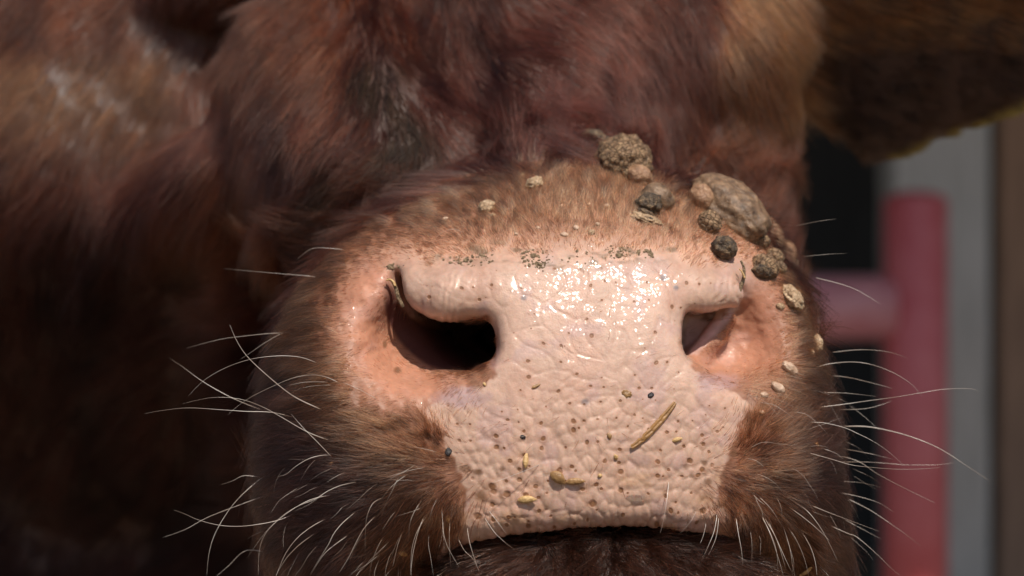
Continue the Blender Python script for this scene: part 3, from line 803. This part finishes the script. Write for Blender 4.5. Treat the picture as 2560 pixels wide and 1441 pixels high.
# ------------------------------------------------------------------ whiskers (each one a part of the cow)
m, nt, b = new_mat('whisker')
cw_ = ramp(nt, noise(nt, 60, 2, 0.5, obj_coord(nt)).outputs['Fac'], [(0.35, (0.30, 0.22, 0.17)), (0.65, (0.70, 0.63, 0.56))])
nt.links.new(cw_.outputs[0], b.inputs['Base Color']); b.inputs['Roughness'].default_value = 0.28
b.inputs['Specular IOR Level'].default_value = 0.6; b.inputs['Transmission Weight'].default_value = 0.15
M_whisk = m
def zl(pts, ox, oy, k): return [(ox + x / k, oy + y / k) for x, y in pts]
WH = []
for pts in [
 [(1000,245),(900,210),(770,203),(620,222),(480,270),(360,340),(270,430)],
 [(1110,350),(1040,320),(960,310),(850,330),(700,395),(590,455),(490,535)],
 [(1020,505),(880,440),(770,360),(620,225),(550,130),(505,30)],
 [(1070,680),(940,630),(800,550),(700,495),(600,455),(500,437),(380,440),(240,472)],
 [(870,550),(740,520),(600,515),(450,505),(270,495),(120,510),(25,528)],
 [(720,520),(600,475),(480,420),(350,345),(240,265),(165,215)],
 [(760,75),(600,90),(450,110),(260,160)], [(800,75),(700,130),(620,185),(560,225)], [(1080,775),(1000,690),(920,610),(850,530)],
 [(1080,760),(1020,762),(950,780),(880,820),(820,868),(775,880)], [(960,788),(890,785),(830,782)],
 [(1225,910),(1130,930),(1050,965),(980,1010),(880,1050),(790,1110),(700,1200),(600,1340)],
 [(1070,985),(960,1010),(850,1070),(760,1140),(700,1210),(670,1300),(665,1440)],
 [(870,1090),(780,1125),(690,1145),(570,1160),(450,1155),(330,1125),(250,1090),(190,1068)],
 [(715,865),(620,940),(530,1030),(460,1130),(410,1230),(385,1330),(375,1440)], [(710,985),(560,1040),(380,1110),(250,1180),(130,1222)],
 [(1050,1115),(960,1165),(880,1230),(820,1310),(780,1400),(765,1441)], [(990,1195),(900,1260),(830,1330),(790,1390),(760,1441)],
 [(1210,1080),(1140,1140),(1090,1200),(1060,1260),(1010,1340),(955,1430)], [(1170,1210),(1100,1260),(1040,1310),(990,1380),(955,1441)],
 [(1360,1000),(1310,1030),(1280,1090),(1267,1170),(1265,1320)], [(1325,1100),(1260,1170),(1210,1260),(1170,1340),(1120,1420)],
 [(1440,1070),(1400,1120),(1360,1185)], [(1365,1220),(1330,1290),(1300,1370),(1290,1441)], [(1480,1180),(1450,1260),(1420,1385)],
 [(1600,1100),(1570,1170),(1540,1280),(1525,1380),(1523,1441)], [(1570,1030),(1530,1100),(1515,1160),(1510,1250)],
 [(590,875),(520,905),(450,928)], [(600,1295),(500,1380),(430,1441)], [(700,1185),(650,1205),(605,1230)],
 [(1330,445),(1240,395),(1140,350)], [(1080,365),(950,375),(850,405)], [(1060,350),(930,350),(830,370)]]: WH.append(zl(pts, 350, 800, 2.2475))
for pts in [
 [(140,770),(95,840),(60,930),(52,1010)], [(170,870),(110,970),(75,1090),(68,1250)], [(185,980),(183,1060),(200,1160),(215,1257)],
 [(275,900),(280,990),(310,1080),(380,1200)], [(320,900),(315,1020),(325,1200)], [(370,1010),(410,1090),(470,1150),(515,1250)],
 [(430,950),(445,1040),(475,1140),(510,1240)], [(540,880),(600,970),(660,1030),(730,1085)], [(570,840),(640,930),(690,1000)], [(915,590),(950,680),(975,760)],
 [(1720,650),(1710,750),(1690,880),(1665,985)], [(1900,840),(1850,920),(1780,995)], [(1960,920),(1940,1000),(1920,1050)],
 [(2030,860),(2010,970),(1970,1070),(1920,1180)], [(2040,880),(2025,1000),(1985,1100),(1940,1180)], [(2150,880),(2165,980),(2185,1090),(2195,1190)],
 [(2310,870),(2370,980),(2410,1100),(2420,1257)], [(2330,880),(2400,1000),(2440,1110),(2470,1220)], [(2470,920),(2520,1010),(2560,1080)],
 [(2450,930),(2500,1100),(2515,1257)], [(1560,1080),(1520,1170),(1470,1257)], [(900,540),(780,590),(660,635),(590,660)]]: WH.append(zl(pts, 1000, 950, 2.56))
for pts in [
 [(350,575),(450,580),(560,605),(640,640),(730,685),(810,740),(890,810)], [(560,600),(680,600),(800,620),(930,655),(1060,705),(1160,760),(1250,820),(1390,912)],
 [(400,270),(480,248),(600,237),(700,248),(800,280),(880,320),(950,370),(1000,430)], [(500,183),(620,170),(720,170),(830,185),(920,217)],
 [(500,315),(590,325),(700,350),(830,385)], [(420,492),(560,475),(700,455),(850,435),(1000,410),(1130,390),(1280,388),(1318,410)],
 [(540,505),(680,500),(780,475),(830,455)], [(430,410),(570,412),(740,430)], [(335,740),(480,780),(600,815),(720,830),(860,840),(1000,838),(1105,830)],
 [(500,765),(580,775),(660,805),(740,860),(850,920),(970,980),(1070,1028)], [(560,725),(720,755),(840,785)], [(540,908),(650,915),(770,940)],
 [(520,968),(650,995),(760,1030),(840,1080)], [(560,995),(700,1065),(800,1130),(900,1200),(1000,1275)], [(370,1040),(480,1085),(600,1130),(760,1190)],
 [(560,1120),(690,1190),(775,1235)], [(480,1155),(580,1200),(640,1225),(760,1330),(820,1390),(880,1441)],
 [(275,1020),(350,1070),(410,1140),(460,1220),(500,1300),(527,1360)], [(240,1045),(320,1100),(400,1165),(480,1240)], [(50,980),(90,1020),(120,1040)],
 [(80,990),(150,1060),(190,1120),(215,1160)], [(100,1100),(150,1210),(190,1330),(222,1441)], [(135,1130),(190,1250),(240,1360),(270,1420)],
 [(235,1150),(290,1230),(335,1330),(365,1441)], [(310,1170),(370,1270),(400,1360),(410,1441)], [(225,1200),(260,1290),(280,1370),(270,1441)],
 [(520,800),(700,800),(900,815),(1080,815),(1180,805)]]: WH.append(zl(pts, 1860, 800, 2.2486))
NB = len(WH) + 6
WH += [[(765,690),(680,683),(560,672)], [(835,622),(780,622),(742,650)], [(1155,580),(1130,573),(1100,585),(1075,615)], [(1990,565),(2050,553),(2090,548)],
       [(2010,642),(2070,636),(2118,634)], [(2040,695),(2130,720),(2200,760)]]
g = random.Random(5)
fx_ = lambda x, y: [float(v[0]) for v in flow(np.array([float(x)]), np.array([float(y)]))]
for k in range(95):      # finer bristles round the lips and chin
    z = k % 5
    if z < 2: x, y = g.uniform(720, 1130), g.uniform(1130, 1430)
    elif z < 4: x, y = g.uniform(1850, 2140), g.uniform(960, 1430)
    else: x, y = g.uniform(1180, 1850), g.uniform(1375, 1430)
    ux, uy = fx_(x, y); uy += 0.25; ln = g.uniform(45, 125) if z < 4 else g.uniform(30, 70); a = g.gauss(0, 0.25)
    pts = [(x, y)]
    for q in range(3):
        a += g.gauss(0.0, 0.16); uy += 0.16
        nrm = math.hypot(ux, uy); vx, vy = ux / nrm, uy / nrm
        x += (vx * math.cos(a) - vy * math.sin(a)) * ln / 3; y += (vx * math.sin(a) + vy * math.cos(a)) * ln / 3
        pts.append((x, y))
    WH.append(pts)
for i, pts in enumerate(WH):
    loc, nor = hit(*pts[0])
    if loc.y / S > 520:      # the visible stretch starts beside the muzzle: carry it back to its root on the skin
        x, y = pts[0]; step = 14 if x < 1400 else -14; tries = 0
        while tries < 30 and hit(x, y)[0].y / S > 470: x += step; y += 2; tries += 1
        pts = [(x, y)] + list(pts); loc, nor = hit(x, y)
    p = spline(pts, False, 4); nseg = len(p)
    w0 = loc.y / S
    lost = w0 > 560
    if lost: w0 = 330 + g.uniform(-60, 60)
    length = float(np.sum(np.hypot(*np.diff(p, axis=0).T)))
    out_n = -max(0.0, -nor.y) * 0.35 * min(length, 260)
    dw = g.uniform(-30, 60) if not lost else g.uniform(-60, 60)
    P3 = []
    for k in range(nseg):
        t = k / (nseg - 1)
        P3.append(PM(p[k, 0], p[k, 1], w0 + out_n * math.sin(min(1, t * 1.2) * math.pi * 0.5) + dw * t * t))
    if not lost: P3[0] = loc + nor * -0.0004
    thick = g.uniform(0.00009, 0.00013) if length > 110 else g.uniform(0.00005, 0.00008)
    if i in (56, 2): thick = 0.00020
    if i >= NB: thick = g.uniform(0.000035, 0.00007)
    rr = [thick * (1.0 - 0.82 * (k / (nseg - 1)) ** 1.2) for k in range(nseg)]
    add('whisker', tube_mesh('whisker', P3, rr, 5), M_whisk, cow)

# ------------------------------------------------------------------ warts (each one a part of the cow)
from mathutils import noise as mn
def wart_mat(name, c_low, c_mid, c_high, scale=900, crack=0.0, rough=0.65):
    m, nt, b = new_mat(name); oc = obj_coord(nt)
    a = noise(nt, scale * 0.5, 5, 0.65, oc); r = ramp(nt, a.outputs['Fac'], [(0.3, c_low), (0.68, c_high), (0.5, c_mid)])
    colr = r.outputs[0]
    v = nd(nt, 'ShaderNodeTexVoronoi', feature='DISTANCE_TO_EDGE'); v.inputs['Scale'].default_value = scale * 0.75; nt.links.new(oc, v.inputs['Vector'])
    h = math_n(nt, 'ADD', math_n(nt, 'MULTIPLY', math_n(nt, 'MINIMUM', v.outputs['Distance'], 0.12), 5.0 * crack), a.outputs['Fac'])
    if crack:
        ck = math_n(nt, 'SUBTRACT', 1.0, math_n(nt, 'MULTIPLY', v.outputs['Distance'], 12.0), True)
        colr = mixc(nt, math_n(nt, 'MULTIPLY', ck, 0.75 * crack), colr, tuple(0.35 * x for x in c_low))
    nt.links.new(colr, b.inputs['Base Color']); b.inputs['Roughness'].default_value = rough
    nt.links.new(bump(nt, h, 0.9, 0.0009), b.inputs['Normal'])
    b.inputs['Subsurface Weight'].default_value = 0.06; b.inputs['Subsurface Scale'].default_value = 0.002
    return m
WM = {'tan': wart_mat('wart_tan', (0.085, 0.045, 0.021), (0.20, 0.115, 0.058), (0.35, 0.22, 0.115), 800, 0.9),
      'flesh': wart_mat('wart_flesh', (0.15, 0.075, 0.038), (0.29, 0.155, 0.083), (0.42, 0.25, 0.145), 900, 0.25, 0.5),
      'grey': wart_mat('wart_grey', (0.060, 0.034, 0.019), (0.160, 0.094, 0.052), (0.28, 0.172, 0.098), 700, 0.1, 0.5),
      'dark': wart_mat('wart_dark', (0.024, 0.015, 0.009), (0.085, 0.053, 0.030), (0.28, 0.18, 0.095), 1000, 0.4),
      'cream': wart_mat('wart_cream', (0.24, 0.14, 0.07), (0.44, 0.29, 0.17), (0.60, 0.44, 0.29), 1100, 0.5),
      'pale': wart_mat('wart_pale', (0.32, 0.19, 0.12), (0.48, 0.32, 0.22), (0.60, 0.45, 0.34), 900, 0.0, 0.45)}
_ico = {}
def ico(sub):
    if sub not in _ico:
        bm = bmesh.new(); bmesh.ops.create_icosphere(bm, subdivisions=sub, radius=1.0)
        _ico[sub] = ([v.co.copy() for v in bm.verts], [[v.index for v in f.verts] for f in bm.faces]); bm.free()
    return _ico[sub]
def lump(name, px, py, rx, ry, rz, rot, mat, parent, rough=0.16, freq=2.4, lobes=0.0, sink=0.35, seed=0, label=None, sub=4, **props):
    """lumpy dome standing on the skin: rx, ry across, rz high, rot in the skin plane (degrees, clockwise in view)"""
    loc, nor = hit(px, py)
    k = 1 + (loc.y / S) / WD
    X_ = Vector((1, 0, 0)); X_ = (X_ - nor * X_.dot(nor)).normalized(); Y_ = nor.cross(X_).normalized()
    if Y_.z < 0: Y_ = -Y_
    c, s_ = math.cos(math.radians(-rot)), math.sin(math.radians(-rot))
    U = X_ * c + Y_ * s_; W_ = -X_ * s_ + Y_ * c
    # real size across: undo the foreshortening of a slanted surface only in part
    vv, ff = ico(sub); out = []
    so = Vector((seed * 3.7 + 1.3, seed * 1.9, seed * 0.7))
    for v in vv:
        q = 1 + rough * mn.noise(v * freq + so) + rough * 0.5 * mn.noise(v * freq * 2.3 + so)
        if lobes:
            dd = mn.voronoi(v * 3.2 + so)[0]; q += lobes * (0.5 - dd[0]) + 0.025 * mn.noise(v * 9 + so)
        p = v * q
        out.append(loc + (U * (p.x * rx) + W_ * (p.y * ry) + nor * (p.z * rz + rz * (1 - 2 * sink))) * (S * k))
    me = bpy.data.meshes.new(name); me.from_pydata([tuple(v) for v in out], [], ff); me.update()
    me.polygons.foreach_set('use_smooth', np.ones(len(me.polygons), dtype=bool))
    o = add(name, me, mat, parent, **props)
    if label: o['label'] = label
    return o
WARTS = [ # px, py, rx, ry, rz, rot, mat, rough, lobes, label
 (1558,404,62,58,56,40,'tan',.14,.5,'cracked tan cauliflower wart in the fur above the nose'),
 (1596,446,28,22,22,30,'flesh',.15,.1,None), (1490,352,36,22,22,0,'dark',.3,.3,None),
 (1640,496,36,29,32,20,'grey',.14,.1,'grey knob wart with a black crusted underside'), (1619,514,27,24,22,-10,'dark',.25,.3,None), (1668,506,15,18,16,10,'flesh',.1,0,None),
 (1818,522,104,68,58,54,'grey',.13,.12,'largest wart, a long grey brown lump on the upper right of the muzzle'),
 (1747,502,24,32,28,-25,'flesh',.13,0,None), (1767,562,22,28,24,-35,'tan',.16,.15,None), (1801,623,28,24,26,20,'dark',.22,.3,'small black crusted wart below the largest one'),
 (1897,606,21,17,17,0,'tan',.15,0,None), (1920,582,40,24,26,52,'flesh',.12,0,None), (1932,618,25,21,22,30,'tan',.15,.1,None), (1953,634,20,28,22,-25,'flesh',.14,0,None),
 (1930,646,20,17,18,0,'tan',.15,.1,None), (1908,668,31,27,30,10,'tan',.17,.2,'round tan wart with a dark base at the edge of the nostril'), (1898,682,22,12,18,0,'dark',.2,.2,None),
 (1962,660,18,24,18,-30,'cream',.15,0,None), (1944,672,16,14,14,0,'tan',.15,0,None), (1975,746,30,32,16,10,'cream',.28,.45,'crumbly cream wart on the right side of the muzzle'),
 (1950,765,14,10,9,0,'cream',.25,.3,None), (1993,735,14,20,10,0,'cream',.25,.3,None), (2036,858,16,20,12,0,'cream',.3,.4,None), (2028,880,10,9,8,0,'cream',.3,.3,None),
 (1972,921,20,10,10,25,'pale',.2,.15,None), (1942,971,17,10,10,20,'pale',.2,.15,None), (1910,987,14,9,8,-10,'pale',.2,.1,None), (1903,1030,10,7,7,0,'pale',.15,0,None),
 (1616,548,34,16,9,5,'cream',.35,.5,'pale scab under the grey knob wart'), (1614,536,20,8,8,10,'dark',.3,.2,None), (1618,552,17,7,7,5,'dark',.3,.2,None),
 (1440,569,9,9,7,0,'pale',.2,.1,None), (1479,581,11,9,8,0,'cream',.2,.2,None), (1494,561,8,7,6,0,'pale',.2,0,None), (1411,587,14,8,7,0,'pale',.25,.2,None),
 (1517,515,9,8,7,0,'pale',.2,0,None), (1472,511,6,6,5,0,'pale',.2,0,None), (1405,515,6,6,5,0,'pale',.2,0,None), (1218,520,18,20,12,0,'cream',.3,.4,None), (1232,538,8,7,6,0,'cream',.2,.2,None),
 (1338,462,20,16,12,0,'cream',.3,.35,None), (1112,548,12,7,6,0,'pale',.3,.2,None), (1305,440,9,7,6,0,'cream',.3,.2,None), (1345,570,6,5,5,0,'pale',.2,0,None), (1290,585,6,5,4,0,'pale',.2,0,None)]
for k, (x, y, rx, ry, rz, rot, mt, ro, lo, lab) in enumerate(WARTS):
    ks = 1.2 if rx > 14.5 else 0.85
    lump('wart', x, y + 0.22 * rz, rx * ks, ry * ks, rz * ks, rot, WM[mt], cow, ro * 0.85, 2.2, lo * 0.38 + 0.02, 0.42 if rx > 30 else 0.26 if rx > 14.5 else 0.38, k, lab, 5 if rx > 50 else 4 if rx > 18 else 3)
tick('warts')

# ------------------------------------------------------------------ chaff, seeds, crumbs and straw lying on the cow
M_seed = plain('dry_husk', (0.36, 0.20, 0.07), (0.66, 0.44, 0.20), 700, 0.45, 0.3)
M_husk2 = plain('brown_husk', (0.18, 0.09, 0.03), (0.42, 0.24, 0.10), 600, 0.35, 0.3)
M_straw = plain('straw', (0.19, 0.090, 0.026), (0.36, 0.185, 0.060), 500, 0.5, 0.2)
M_mud = plain('dried_mud', (0.13, 0.085, 0.048), (0.36, 0.25, 0.145), 900, 0.9, 0.8)
M_black = plain('black_speck', (0.008, 0.005, 0.006), (0.03, 0.02, 0.02), 900, 0.4, 0.3)
def seed(px, py, rx, ry, rot, mat, label, name='grass_seed', cat='seed', group=None, flat=0.45):
    """pointed grain with a furrow"""
    loc, nor = hit(px, py); k = 1 + (loc.y / S) / WD
    X_ = Vector((1, 0, 0)); X_ = (X_ - nor * X_.dot(nor)).normalized(); Y_ = nor.cross(X_).normalized()
    if Y_.z < 0: Y_ = -Y_
    c, s_ = math.cos(math.radians(-rot)), math.sin(math.radians(-rot))
    U = X_ * c + Y_ * s_; W_ = -X_ * s_ + Y_ * c
    ns, sd = 12, 10; vs_, fs = [], []
    for i in range(ns + 1):
        t = i / ns; prof = (math.sin(math.pi * t ** 0.85) ** 0.75) if 0 < t < 1 else 0.02
        for j in range(sd):
            a = 2 * math.pi * j / sd
            fur = 1 - 0.25 * max(0, math.cos(a - math.pi / 2)) ** 6
            bend = 0.12 * math.sin(math.pi * t)
            p = U * ((t * 2 - 1) * rx) + W_ * (math.cos(a) * ry * prof + bend * ry) + nor * (math.sin(a) * ry * flat * 2 * prof * fur + ry * flat * 0.9)
            vs_.append(tuple(loc + p * (S * k)))
    for i in range(ns):
        for j in range(sd): fs.append([i * sd + j, i * sd + (j + 1) % sd, (i + 1) * sd + (j + 1) % sd, (i + 1) * sd + j])
    me = bpy.data.meshes.new(name); me.from_pydata(vs_, [], fs); me.update()
    me.polygons.foreach_set('use_smooth', np.ones(len(me.polygons), dtype=bool))
    o = add(name, me, mat, None, label=label, category=cat)
    if group: o['group'] = group
    return o
GS = 'seeds and husks stuck to the muzzle'
for a in [(1314,1151,21,7.5,-85,M_seed,'upright straw coloured seed on the lower left of the nose pad'),
          (1318,1249,25,10,-4,M_seed,'straw coloured seed lying flat just above the upper lip'),
          (1395,1194,24,15,38,M_husk2,'broad brown husk touching another husk above the lip'),
          (1438,1204,26,9,-2,M_husk2,'dark shiny husk lying level to the right of the broad husk'),
          (1539,1143,9,5.5,70,M_seed,'tiny golden seed in the middle of the nose pad'),
          (1693,1100,15,6,-18,M_seed,'small golden seed right of the long straw sliver'),
          (1340,966,13,4.5,-25,M_husk2,'thin brown husk high on the nose pad near the left nostril'),
          (1121,1298,13,6,80,M_seed,'pale seed in the fur beside the left lip corner'),
          (1008,1384,15,6.5,25,M_seed,'pale seed low in the dark fur under the left corner'),
          (1211,962,6,4,60,M_seed,'yellow crumb under the inner edge of the left nostril'),
          (1500,1190,6,5,0,M_seed,'yellow crumb to the right of the dark shiny husk'),
          (2040,1116,13,6.5,55,M_seed,'golden seed in the fur on the right side of the muzzle'),
          (828,1160,8,3.5,-30,M_seed,'small seed among the whiskers left of the muzzle'),
          (737,1294,8,6,0,M_seed,'round crumb among the lower left whiskers'),
          (1523,1091,9,6,75,M_husk2,'small brown flake left of the straw sliver tip')]:
    seed(*a, group=GS)
def speck(px, py, rx, ry, rz, rot, mat, label, name, cat, group, sd, rough=0.35, lobes=0.4):
    o = lump(name, px, py, rx, ry, rz, rot, mat, None, rough, 2.4, lobes, 0.30, sd, label, 3, category=cat)
    o['group'] = group
GC = 'dirt crumbs on the nose'
speck(1307,1093,7,5,2.5,20,M_black,'black speck on the nose pad above the upright seed','dirt_speck','dirt',GC,61)
speck(1121,1130,8,11,3,10,M_black,'black speck at the left edge of the nose pad','dirt_speck','dirt',GC,62)
speck(1566,985,13,9,3,20,M_husk2,'wet brown crumb above the tip of the straw sliver','crumb','dirt',GC,63)
speck(1627,989,9,6,3,-30,M_black,'tiny dark crumb right of the wet brown crumb','crumb','dirt',GC,64)
def crust(px, py, rx, ry, n, label, sd):
    g = random.Random(sd); vs_, fs = [], []
    bv, bf = ico(2)
    for q in range(n):
        a = g.uniform(0, 6.283); r = math.sqrt(g.random())
        x = px + rx * r * math.cos(a); y = py + ry * r * math.sin(a)
        loc, nor = hit(x, y); k = 1 + (loc.y / S) / WD
        X_ = Vector((1, 0, 0)); X_ = (X_ - nor * X_.dot(nor)).normalized(); Y_ = nor.cross(X_)
        sz = g.uniform(1.6, 4.2) * (1.3 - 0.7 * r) * (2.0 if g.random() < 0.12 else 1); th = g.uniform(0, 3.14); el = g.uniform(0.5, 1.0)
        o = len(vs_); so = Vector((q, sd, 0.3))
        for v in bv:
            t = v * (1 + 0.5 * mn.noise(v * 1.7 + so))
            u = t.x * math.cos(th) - t.y * el * math.sin(th); w_ = t.x * math.sin(th) + t.y * el * math.cos(th)
            vs_.append(tuple(loc + (X_ * (u * sz) + Y_ * (w_ * sz) + nor * (t.z * sz * 0.32 + 0.18 * sz)) * (S * k)))
        fs += [[o + t for t in f] for f in bf]
    me = bpy.data.meshes.new('mud_crust'); me.from_pydata(vs_, [], fs); me.update()
    add('mud_crust', me, M_mud, None, label=label, category='mud', group=GC)
crust(1342, 646, 44, 26, 70, 'grey mud crust at the middle of the upper nose pad edge', 65)
crust(1352, 664, 14, 16, 18, 'mud flake hanging below the middle mud crust', 66)
crust(1170, 653, 66, 14, 48, 'long mud crust above the left nostril roll', 67)
crust(1218, 640, 20, 8, 14, 'short mud crust right of the long one above the left nostril', 68)
crust(1556, 630, 44, 20, 60, 'dark mud crust at the upper nose pad edge under the scab', 69)
crust(1610, 634, 30, 12, 24, 'small mud crust right of the dark one under the scab', 70)
crust(985, 667, 26, 8, 22, 'mud crumbs at the outer top corner of the left nostril', 71)
crust(1440, 636, 60, 26, 14, 'sparse mud crumbs between the two larger crusts on the nose pad edge', 72)
def strip(name, pts, wid, mat, label, cat, lift=6):
    """flat blade or stalk following the skin"""
    p = spline(pts, False, 5); P3 = []
    for q in p:
        loc, nor = hit(*q); P3.append((loc + nor * (lift * S), nor))
    vs_, fs = [], []
    for i, (l, nr) in enumerate(P3):
        t = i / (len(P3) - 1)
        tan = (P3[min(i + 1, len(P3) - 1)][0] - P3[max(i - 1, 0)][0]).normalized(); sd = tan.cross(nr).normalized()
        wv = wid * S * (0.25 + 0.75 * math.sin(math.pi * min(1, 0.12 + t * 0.8)) ** 0.6)
        for a, h in ((-1, 0), (-0.5, .55), (0, 0.25), (0.5, .55), (1, 0), (0, -.35)):
            vs_.append(tuple(l + sd * (a * wv) + nr * (h * wv * 0.7)))
    for i in range(len(P3) - 1):
        for j in range(6): fs.append([i * 6 + j, i * 6 + (j + 1) % 6, (i + 1) * 6 + (j + 1) % 6, (i + 1) * 6 + j])
    fs.append([0, 1, 2, 3, 4, 5]); fs.append([(len(P3) - 1) * 6 + j for j in (5, 4, 3, 2, 1, 0)])
    me = bpy.data.meshes.new(name); me.from_pydata(vs_, [], fs); me.update()
    return add(name, me, mat, None, label=label, category=cat)
strip('straw_sliver', [(1580,1118),(1612,1092),(1645,1058),(1668,1030),(1686,1007)], 8.5, M_straw, 'long brown straw sliver slanting across the nose pad', 'straw')
strip('straw_bit', [(1838,560),(1856,588),(1870,604)], 2.2, M_seed, 'thin pale straw bit stuck under the largest wart', 'straw', 14)
strip('straw_bit', [(1998,1432),(2015,1424),(2030,1410)], 5, M_seed, 'short straw bit in the fur at the bottom right', 'straw', 12)
def stalk(name, pts, w0, r, mat, label):
    p = spline([(a, b_) for a, b_ in pts], False, 4)
    P3 = [PM(q[0], q[1], w0) for q in p]
    add(name, tube_mesh(name, P3, [r * S * (0.6 + 0.5 * math.sin(3 * k) ** 2) for k in range(len(P3))], 6), mat, None, label=label, category='chaff')
stalk('chaff', [(968,698),(980,703),(990,722),(996,745),(1008,768)], 186, 5, M_mud, 'dark chaff hanging at the outer end of the left nostril roll')
stalk('chaff', [(965,702),(974,699),(984,706),(988,716)], 180, 3.5, M_seed, 'yellow chaff curl at the outer end of the left nostril roll')
stalk('chaff', [(1852,652),(1860,672),(1858,700),(1850,722),(1845,742)], 232, 5, M_mud, 'dark chaff in the slit beside the right nostril roll')
stalk('chaff', [(1848,672),(1856,682),(1862,696)], 222, 3, M_seed, 'yellow chaff bit beside the right nostril slit')

m, nt, b = new_mat('water'); b.inputs['Base Color'].default_value = (0.95, 0.95, 0.95, 1); b.inputs['Transmission Weight'].default_value = 1.0; b.inputs['Roughness'].default_value = 0.02; b.inputs['IOR'].default_value = 1.33
o = lump('water_drop', 1588, 1244, 27, 6, 5, 0, m, None, 0.1, 2.0, 0.0, 0.38, 80, 'clear water drop hanging just above the upper lip', 4, category='water drop')
tick('done')
